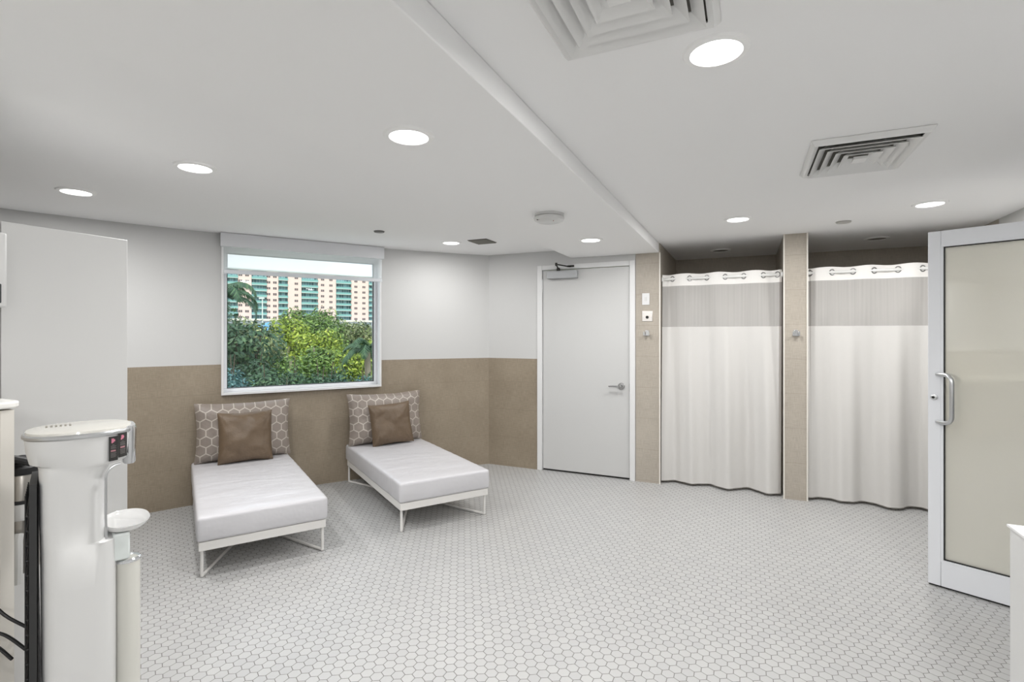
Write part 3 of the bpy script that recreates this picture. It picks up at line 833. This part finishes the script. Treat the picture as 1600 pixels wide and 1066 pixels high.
# niche rim: a chrome band curving down the side to the tray
b = MB(); ys = -.113; pts = []
for k in range(9):
    a_ = PI/2*k/8; pts.append((.224-.036*math.sin(a_), ys-.002, 1.061-.040*(1-math.cos(a_))))
pts += [(.188, ys-.002, .98), (.188, ys-.002, .90), (.190, ys-.002, .838)]
b.tube(pts, .0035, 8); b.build('niche_rim', STEEL, wd)
# drip tray
TR = mat('clear_tray_plastic', lin(236, 236, 235), .12, trans=.25, coat=.6)
b = MB(); rings = []
for z, s0, s1, hw in ((.838, .190, .270, .070), (.842, .188, .298, .092), (.852, .186, .306, .100), (.858, .186, .309, .102), (.856, .190, .304, .097), (.850, .194, .298, .092)):
    rings.append(oval(s0, s1, hw, z, 40, 2.3))
b.loft(rings); b.build('drip_tray', TR, wd, angle=50)
# cup tube below the tray
b = MB(); b.lathe([(.033, 0), (.033, .745)], 36, M=Matrix.Translation((.246, -.055, 0)))
cu = b.build('cup_tube', mat('tube_grey_white', lin(206, 205, 198), .35), wd)
b = MB(); b.lathe([(.026, .745), (.031, .750), (.035, .746), (.035, .739), (.031, .736)], 36, M=Matrix.Translation((.246, -.055, 0)), caps=False)
b.build('chrome_ring', CHROME, cu)
b = MB(); b.box(.206, .250, -.088, .06, .752, .836); b.build('cup_column', mat('smoked_white', lin(214, 220, 218), .25, coat=.4), wd, bevel=.006)
# condenser grid on the back
GRID = mat('black_wire', (.02, .02, .02, 1), .45)
b = MB(); b.box(.018, .034, -.095, .095, .02, 1.03); b.build('condenser_plate', mat('condenser_back', (.03, .03, .03, 1), .6), wd)
b = MB()
for k in range(22): b.tube([(.014, -.098, .06+k*.042), (.014, .098, .075+k*.042)], .0028, 6)
for k in range(7): b.tube([(.010, -.09+k*.03, .04), (.010, -.09+k*.03, 1.0)], .0018, 6)
b.build('condenser_grid', GRID, wd)
def local2w(p): return Matrix.Translation((e0[0], e0[1], 0)) @ Matrix.Rotation(eang, 4, 'Z') @ Vector(p)
for k, (pts, lab) in enumerate((
        ([(.010, -.07, .62), (-.03, -.06, .66), (-.07, -.02, .70), (-.11, .02, .705)], 'black cable looping from the dispenser back, uppermost of the three'),
        ([(.010, -.06, .55), (-.04, -.03, .60), (-.09, .01, .60), (-.11, .03, .54), (-.08, .02, .50)], 'black cable crossing behind the dispenser, middle of the three'),
        ([(.010, -.06, .44), (-.05, -.04, .40), (-.10, .0, .44), (-.12, .03, .52), (-.07, .02, .56), (-.02, -.03, .52)], 'black cable hanging lowest behind the dispenser'))):
    # smooth curve through the points
    P_ = [local2w(p) for p in pts]; q = []
    for i in range(len(P_)-1):
        p0, p1, p2_, p3 = P_[max(i-1, 0)], P_[i], P_[i+1], P_[min(i+2, len(P_)-1)]
        for j in range(8):
            t = j/8; q.append(.5*((2*p1)+(-p0+p2_)*t+(2*p0-5*p1+4*p2_-p3)*t*t+(-p0+3*p1-3*p2_+p3)*t**3))
    q.append(P_[-1])
    b = MB(); b.tube(q, .0045, 8); tag(b.build('power_cable', BLACK), lab, 'cable', 'black cables behind the water dispenser')
# water filter canister in the gap
fx, fy = cam2w(-1.66, 1.735)
wf = empty('water_filter', (fx, fy, 0)); tag(wf, 'steel water filter canister with black cap behind the dispenser', 'water filter')
b = MB(); b.lathe([(.040, .66), (.048, .675), (.048, .985), (.044, .992)], 32); b.build('canister', mat('dull_steel', (.42, .40, .37, 1), .3, .9), wf)
b = MB(); b.lathe([(.050, .990), (.052, 1.0), (.050, 1.012), (.030, 1.022), (.028, 1.045), (.0, 1.05)], 28, caps=False); b.tube([(-.02, -.02, 1.03), (.03, -.04, 1.05), (.06, 0, 1.03)], .012, 8); b.build('cap', BLACK, wf)
b = MB(); b.lathe([(.052, .84), (.056, .85), (.056, .90), (.052, .905)], 28); b.build('bracket', PLASTIC, wf)
b = MB(); b.lathe([(.057, .895), (.058, .90), (.057, .905)], 28); b.build('strap', BLACK, wf)
b = MB(); b.tube([(.055, -.035, .64), (.058, -.035, .70), (.058, -.035, .78), (.05, -.03, .80)], .014, 10); b.build('side_cartridge', mat('grey_plastic', lin(190, 190, 188), .4), wf)
b = MB(); b.tube([(.035, .02, .68), (.05, .02, .35), (.05, .02, .0)], .010, 10); b.build('stand_pipe', BLACK, wf)

# towel dispenser on the left wall (only its edge is in view)
td = empty('soap_dispenser', (XL, .80, 1.70)); tag(td, 'white wall dispenser with a dark window, cut off by the left edge', 'dispenser')
b = MB(); b.box(0, .055, -.16, .128, -.145, .125); b.build('housing', PLASTIC, td, bevel=.008)
b = MB(); b.box(.02, .060, .03, .110, -.130, -.06); b.build('window_strip', mat('smoked_window', (.05, .055, .06, 1), .15), td, bevel=.004)

# ------------------------------------------------------------------ the view outside
GZ = -4.0
b = MB(); b.prism([cam2w(-420, 4.), cam2w(-420, 420), cam2w(320, 420), cam2w(320, 60), cam2w(-20, 6)], GZ-.5, GZ)
struct(b.build('ground', mat('distant_ground', lin(120, 128, 96), .9)), 'ground beyond the window', 'ground')

# tower block
PKW = mat('pink_render', lin(222, 196, 186), .8); TEALG = mat('teal_glass', lin(118, 166, 160), .35); SLAB = mat('balcony_slab', lin(196, 204, 200), .7)
WIN = mat('dark_panes', lin(92, 84, 84), .3); MULL = mat('pane_bar', lin(225, 200, 190), .7)
TW = bpy.data.materials.new('teal_curtain_wall'); TW.use_nodes = True; n = N(TW); co = n.coord('Object'); 
br = n.new('ShaderNodeTexBrick'); br.offset = 0; br.inputs['Color1'].default_value = lin(66, 100, 108); br.inputs['Color2'].default_value = lin(128, 168, 176)
br.inputs['Mortar'].default_value = lin(190, 205, 200); br.inputs['Scale'].default_value = 1; br.inputs['Brick Width'].default_value = 1.35; br.inputs['Row Height'].default_value = 3.07; br.inputs['Mortar Size'].default_value = .07
sx = n.new('ShaderNodeSeparateXYZ'); n.link(co, sx.inputs[0]); cx = n.new('ShaderNodeCombineXYZ'); n.link(sx.outputs[0], cx.inputs[0]); n.link(sx.outputs[2], cx.inputs[1]); n.link(cx.outputs[0], br.inputs['Vector'])
n.link(br.outputs['Color'], n.b.inputs['Base Color']); n.b.inputs['Roughness'].default_value = .5
A2 = Vector((-143.4, 255.)); B2 = Vector((-81.7, 297.)); fd = (B2-A2).normalized()
aw = Vector(cam2w(*A2)); bw = Vector(cam2w(*B2)); fang = math.atan2(bw.y-aw.y, bw.x-aw.x)
def ub(px):
    k = (px-800)/FPX; t = (k*A2.y-A2.x)/(fd.x-k*fd.y); return t
tw = empty('apartment_tower', (aw.x, aw.y, GZ), fang)   # local x along the facade, +y away from the viewer
tag(tw, 'wide pink apartment tower with teal glass balconies beyond the trees', 'building')
POD = 8.2-GZ; FH = 3.07; NF = 8; TOP = POD+FH*NF+1.5
cur = 0
bays = [(300, 330, 'p'), (330, 372, 't'), (372, 393, 'p'), (393, 417, 't'), (417, 435, 'p'), (435, 450, 't'), (450, 471, 'p'), (471, 497, 't'), (497, 525, 'p'), (525, 549, 't'), (549, 576, 'p'), (576, 600, 't'), (600, 640, 'p')]
balc = None
for p0, p1, k in bays:
    u0, u1 = ub(p0), ub(p1)
    if k == 'p':
        b = MB(); b.box(u0, u1, 0, 14, POD, TOP); b.build('wall_bay', PKW, tw)
    else:
        b = MB(); b.box(u0, u1, 1.6, 14, POD, TOP-.8); b.build('glass_bay', TW, tw)
        sb = MB(); sb.box(0, u1-u0, -.5, 1.6, -.12, .12); rb = MB(); rb.box(0, u1-u0, -.5, -.42, .12, 1.15)
        me_s = sb.build('balcony', SLAB, tw); me_r = rb.build('glass_rail', TEALG, me_s)
        me_s.location = (u0, 0, POD+.1)
        for f in range(1, NF):
            c = me_s.copy(); C.objects.link(c); c.parent = tw; c.location = (u0, 0, POD+.1+f*FH)
            r = me_r.copy(); C.objects.link(r); r.parent = c
wp = None
for px_ in (375.5, 386, 419.5, 429.5, 463, 504, 517, 556, 568.5):
    for f in range(NF):
        wdt = 1.7 if px_ not in (375.5, 419.5) else 1.3
        if wp is None:
            b = MB(); b.box(-.85, .85, -.06, .03, -.6, .6); wp = b.build('window', WIN, tw)
            b = MB(); b.box(-.06, .06, -.10, -.05, -.6, .6); wq = b.build('window_bar', MULL, wp); c = wp
        else:
            c = wp.copy(); C.objects.link(c); c.parent = tw; q = wq.copy(); C.objects.link(q); q.parent = c
        c.location = (ub(px_), 0, POD+1.75+f*FH)
b = MB(); b.box(ub(300), ub(640), -.6, 14.5, TOP, TOP+.5); b.build('roof_slab', SLAB, tw)
b = MB(); b.box(ub(300), ub(640), -7, 16, 0, POD); b.build('podium', mat('podium_grey', lin(140, 148, 158), .7), tw)
b = MB(); b.box(ub(300), ub(640), -7.3, -6.6, POD-.1, POD+.9); b.build('parapet', mat('podium_parapet', lin(218, 212, 200), .7), tw)
b = MB(); u = ub(409); b.add([(u-2.6, -8.6, POD-6), (u+2.6, -8.6, POD-6), (u+2.6, -7.0, POD-.6), (u-2.6, -7.0, POD-2.4), (u-2.6, -7.0, POD-6), (u+2.6, -7.0, POD-6)], [(0, 1, 2, 3), (0, 3, 4), (1, 5, 2), (0, 4, 5, 1)]); b.build('glass_canopy', mat('blue_glass', lin(96, 160, 214), .3), tw)
# small white building in the gap
x, y = far(412, 120)
sb_ = empty('low_building', (x, y, GZ), YAW); tag(sb_, 'low white building glimpsed between the trees', 'building')
b = MB(); b.box(-4, 4, 0, 6, 0, 3.8); b.build('wall', mat('white_render', lin(232, 230, 224), .8), sb_)
b = MB(); b.add([(-4.3, -.3, 3.8), (4.3, -.3, 3.8), (4.3, 6.3, 5.0), (-4.3, 6.3, 5.0), (-4.3, -.3, 4.0), (4.3, -.3, 4.0), (4.3, 6.3, 5.2), (-4.3, 6.3, 5.2)], [(3, 2, 1, 0), (4, 5, 6, 7), (0, 1, 5, 4), (1, 2, 6, 5), (2, 3, 7, 6), (3, 0, 4, 7)]); b.build('roof', mat('pale_roof', lin(226, 222, 212), .7), sb_)
# lamp post
x, y = far(410, 150)
lp_ = empty('street_lamp', (x, y, GZ), YAW); tag(lp_, 'white street lamp post in front of the teal balconies', 'lamp post')
b = MB(); b.tube([(0, 0, 0), (0, 0, 15.8)], .16, 10); b.build('pole', SLAB, lp_)
b = MB(); b.box(-.9, .5, -.3, .3, 15.7, 16.15); b.build('lamp_head', SLAB, lp_)

# ---- foliage
def leafmat(name, c1, c2, c3):
    m = bpy.data.materials.new(name); m.use_nodes = True; n = N(m)
    co = n.coord(); a_ = n.noise(co, 1.1, 2); oi = n.new('ShaderNodeNewGeometry')
    r = n.m('ADD', n.m('MULTIPLY', oi.outputs['Random Per Island'], .6), n.m('MULTIPLY', a_, .5))
    col = n.mix(n.ramp(r, .25, .6), c1, c2); col = n.mix(n.ramp(r, .62, .95), col, c3)
    n.link(col, n.b.inputs['Base Color']); n.b.inputs['Roughness'].default_value = .55
    tl = n.new('ShaderNodeBsdfTranslucent'); n.link(col, tl.inputs[0]); mx = n.new('ShaderNodeMixShader'); mx.inputs[0].default_value = .2
    out = n.t.nodes['Material Output']; n.link(n.b.outputs[0], mx.inputs[1]); n.link(tl.outputs[0], mx.inputs[2]); n.link(mx.outputs[0], out.inputs[0])
    return m
LEAF = dict(yellow=leafmat('yellow_green_leaves', lin(78, 100, 34), lin(138, 160, 52), lin(190, 200, 82)),
            mid=leafmat('green_leaves', lin(52, 80, 34), lin(98, 130, 56), lin(150, 176, 92)),
            olive=leafmat('olive_leaves', lin(66, 82, 52), lin(116, 130, 80), lin(176, 180, 134)),
            dark=leafmat('dark_leaves', lin(40, 70, 50), lin(62, 94, 66), lin(96, 126, 84)),
            blue=leafmat('hazed_hedge_leaves', lin(48, 84, 84), lin(70, 112, 112), lin(110, 150, 146)))  # blue set: haze of the window glass painted into the hedge leaves
BARK = mat('grey_bark', lin(160, 150, 132), .9); BARKD = mat('dark_bark', lin(78, 70, 58), .9)
def tree(px, Z, top_py, w, kind, label, nl, ls, seed, hgt=None, bark=BARK, cat='tree', name='leafy_tree'):
    nl = int(nl*2.2); ls *= .62
    rnd = random.Random(seed); x, y = far(px, Z); top = hz(top_py, Z)
    t = empty(name, (x, y, GZ)); tag(t, label, cat)
    T = top-GZ; ch = hgt or min(T*.75, w*1.3)
    cz = T-ch/2
    blobs = []
    for _ in range(13):
        a_ = rnd.uniform(0, 2*PI); rr = rnd.uniform(.15, 1)**.6*w/2*.72
        bz = rnd.uniform(-.42, .36)*ch
        blobs.append((Vector((rr*math.cos(a_), rr*math.sin(a_), cz+bz)), w*rnd.uniform(.15, .27)))
    blobs.append((Vector((rnd.uniform(-.1, .1)*w, rnd.uniform(-.1, .1)*w, T-w*.16)), w*.18))
    vs = []; fs = []
    for i in range(nl):
        c, r = blobs[rnd.randrange(len(blobs))]
        d_ = Vector((rnd.gauss(0, 1), rnd.gauss(0, 1), rnd.gauss(0, 1))).normalized()
        p = c+d_*r*rnd.uniform(.55, 1.08)*Vector((1, 1, .8)).length/1.62
        s = ls*rnd.uniform(.6, 1.3)
        nrm = (d_+Vector((rnd.uniform(-1, 1), rnd.uniform(-1, 1), rnd.uniform(-.3, 1.2)))*.9).normalized()
        a1 = nrm.orthogonal().normalized(); a1 = (Matrix.Rotation(rnd.uniform(0, 2*PI), 3, nrm) @ a1); a2 = nrm.cross(a1)
        o = len(vs)
        vs += [p-a1*s, p-a2*s*.42, p+a1*s, p+a2*s*.42]; fs.append((o, o+1, o+2, o+3))
    b = MB(); b.add(vs, fs, 0, True); b.build('foliage', LEAF[kind], t, fixn=False, angle=180)
    b = MB(); b.tube([(0, 0, 0), (rnd.uniform(-.2, .2), 0, T*.35), (rnd.uniform(-.3, .3), rnd.uniform(-.2, .2), T*.62)], [w*.045, w*.035, w*.022], 8)
    for _ in range(6):
        c, r = blobs[rnd.randrange(len(blobs))]
        m_ = Vector((0, 0, T*.35)).lerp(c, .5)+Vector((rnd.uniform(-.2, .2), rnd.uniform(-.2, .2), .2))
        b.tube([(0, 0, T*rnd.uniform(.3, .45)), m_, c, c+(c-m_)*.3+Vector((0, 0, .2))], [w*.022, w*.016, w*.010, w*.004], 6)
    b.build('trunk', bark, t)
    return t
tree(372, 17, 500, 3.2, 'olive', 'grey green leafy tree at the left edge of the window', 4200, .13, 11, hgt=3.4, bark=BARKD)
tree(391, 26, 508, 3.6, 'mid', 'round green tree just right of the left palm', 3600, .17, 12, hgt=4)
tree(420, 22, 530, 3.4, 'yellow', 'low bright green tree below the gap with the blue canopy', 3600, .15, 13, hgt=3.6)
tree(442, 27, 497, 3.8, 'yellow', 'yellow green tree left of the tallest crown', 4200, .17, 14, hgt=4.6)
tree(466, 30, 484, 4.6, 'mid', 'tallest leafy tree in the middle of the window', 5200, .18, 15, hgt=5.4)
tree(497, 31, 487, 4.6, 'mid', 'broad green tree right of the tallest crown', 5000, .18, 16, hgt=5.2)
tree(512, 23, 515, 3.4, 'yellow', 'bright yellow green tree in the centre right', 4200, .15, 17, hgt=4)
tree(532, 36, 502, 4.8, 'olive', 'grey olive tree in front of the right tower bays', 4200, .2, 18, hgt=5)
tree(566, 33, 506, 4.4, 'olive', 'pale green tree at the right end of the view', 4200, .19, 19, hgt=5)
tree(480, 18, 545, 3.0, 'mid', 'green bush with bare grey stems in the centre', 3600, .13, 20, hgt=3.2)
tree(546, 19, 548, 3.0, 'yellow', 'yellow green bush left of the right palm', 3600, .13, 21, hgt=3.2)
tree(588, 22, 530, 3.4, 'yellow', 'yellow green bush behind the right palm', 3200, .15, 22, hgt=3.8)
tree(438, 15, 556, 2.6, 'mid', 'green bush at lower left centre', 3400, .11, 23, hgt=2.8)
tree(392, 12.5, 566, 1.9, 'dark', 'dark bush with pale leaves at the lower left', 3600, .10, 24, hgt=2.6, bark=BARKD)
tree(340, 14, 480, 3.4, 'dark', 'dark tree beyond the left window jamb', 3000, .14, 25, hgt=4, bark=BARKD)
tree(620, 26, 500, 4.4, 'mid', 'green tree beyond the right window jamb', 3000, .18, 26, hgt=5)
for i, (px_, Z_, py_, kd) in enumerate(((356, 9.6, 582, 'blue'), (392, 10, 586, 'dark'), (428, 10.4, 578, 'dark'), (464, 10.8, 580, 'dark'), (500, 11.2, 584, 'dark'), (535, 11.6, 588, 'blue'), (572, 12, 590, 'blue'), (606, 12.4, 586, 'dark'))):
    labs = ['shrub with painted bluish haze at the left foot of the window', 'dark shrub below the bush with pale leaves', 'dark green shrub below the green bush', 'dark green shrub, lower centre of the window', 'dark green shrub below the bare grey stems', 'green shrub with painted bluish haze left of the right palm', 'green shrub with painted bluish haze at the foot of the right palm', 'dark green shrub beyond the right window jamb']
    tree(px_, Z_, py_, 1.5, kd, labs[i], 2600, .07, 40+i, hgt=1.6, bark=BARKD, cat='shrub', name='hedge_shrub')

def palm(px, Z, py, nf, fl, label, seed, lean=0):
    rnd = random.Random(seed); x, y = far(px, Z); top = hz(py, Z)-GZ
    t = empty('palm_tree', (x, y, GZ)); tag(t, label, 'palm tree')
    b = MB(); b.tube([(lean, 0, 0), (lean*.5, 0, top*.5), (0, 0, top)], [.13, .10, .085], 10); b.build('trunk', BARK, t)
    for k in range(nf):
        a_ = 2*PI*k/nf+rnd.uniform(-.15, .15); el = rnd.uniform(.1, 1.1); L = fl*rnd.uniform(.85, 1.1)
        dx, dy = math.cos(a_), math.sin(a_); pts = []
        for i in range(13):
            s = i/12; ang = el-2.0*s*s-.25*s
            if i == 0: p = Vector((0, 0, top))
            else: p = p+Vector((dx*math.cos(ang), dy*math.cos(ang), math.sin(ang)))*L/12
            pts.append(p.copy())
        vs = []; fs = []; sd_ = Vector((-dy, dx, 0))
        for i in range(1, 13):
            for j in range(5):
                s = (i-1+j/5)/12; p = pts[i-1].lerp(pts[i], j/5); tn = (pts[i]-pts[i-1]).normalized()
                ll = L*.26*math.sin(PI*min(1, s*.85+.12))**.7
                for sg in (-1, 1):
                    dr = (sd_*sg*.85+tn*.55+Vector((0, 0, -.38-rnd.uniform(0, .3)))).normalized(); o = len(vs); w_ = tn*L*.012
                    vs += [p-w_, p+w_, p+dr*ll*.6+w_*.8, p+dr*ll]; fs.append((o, o+1, o+2, o+3))
        f = MB(); f.add(vs, fs, 0, True); f.tube(pts, [.012*L]*8+[.008*L]*5, 5); f.build('frond', LEAF['dark'], t, fixn=False, angle=180)
    return t
palm(338, 11.5, 462, 15, 1.15, 'tall dark palm whose fronds enter the window from the left', 3)
palm(574, 14, 548, 15, 1.0, 'small dark palm at the lower right of the window', 5, lean=.1)
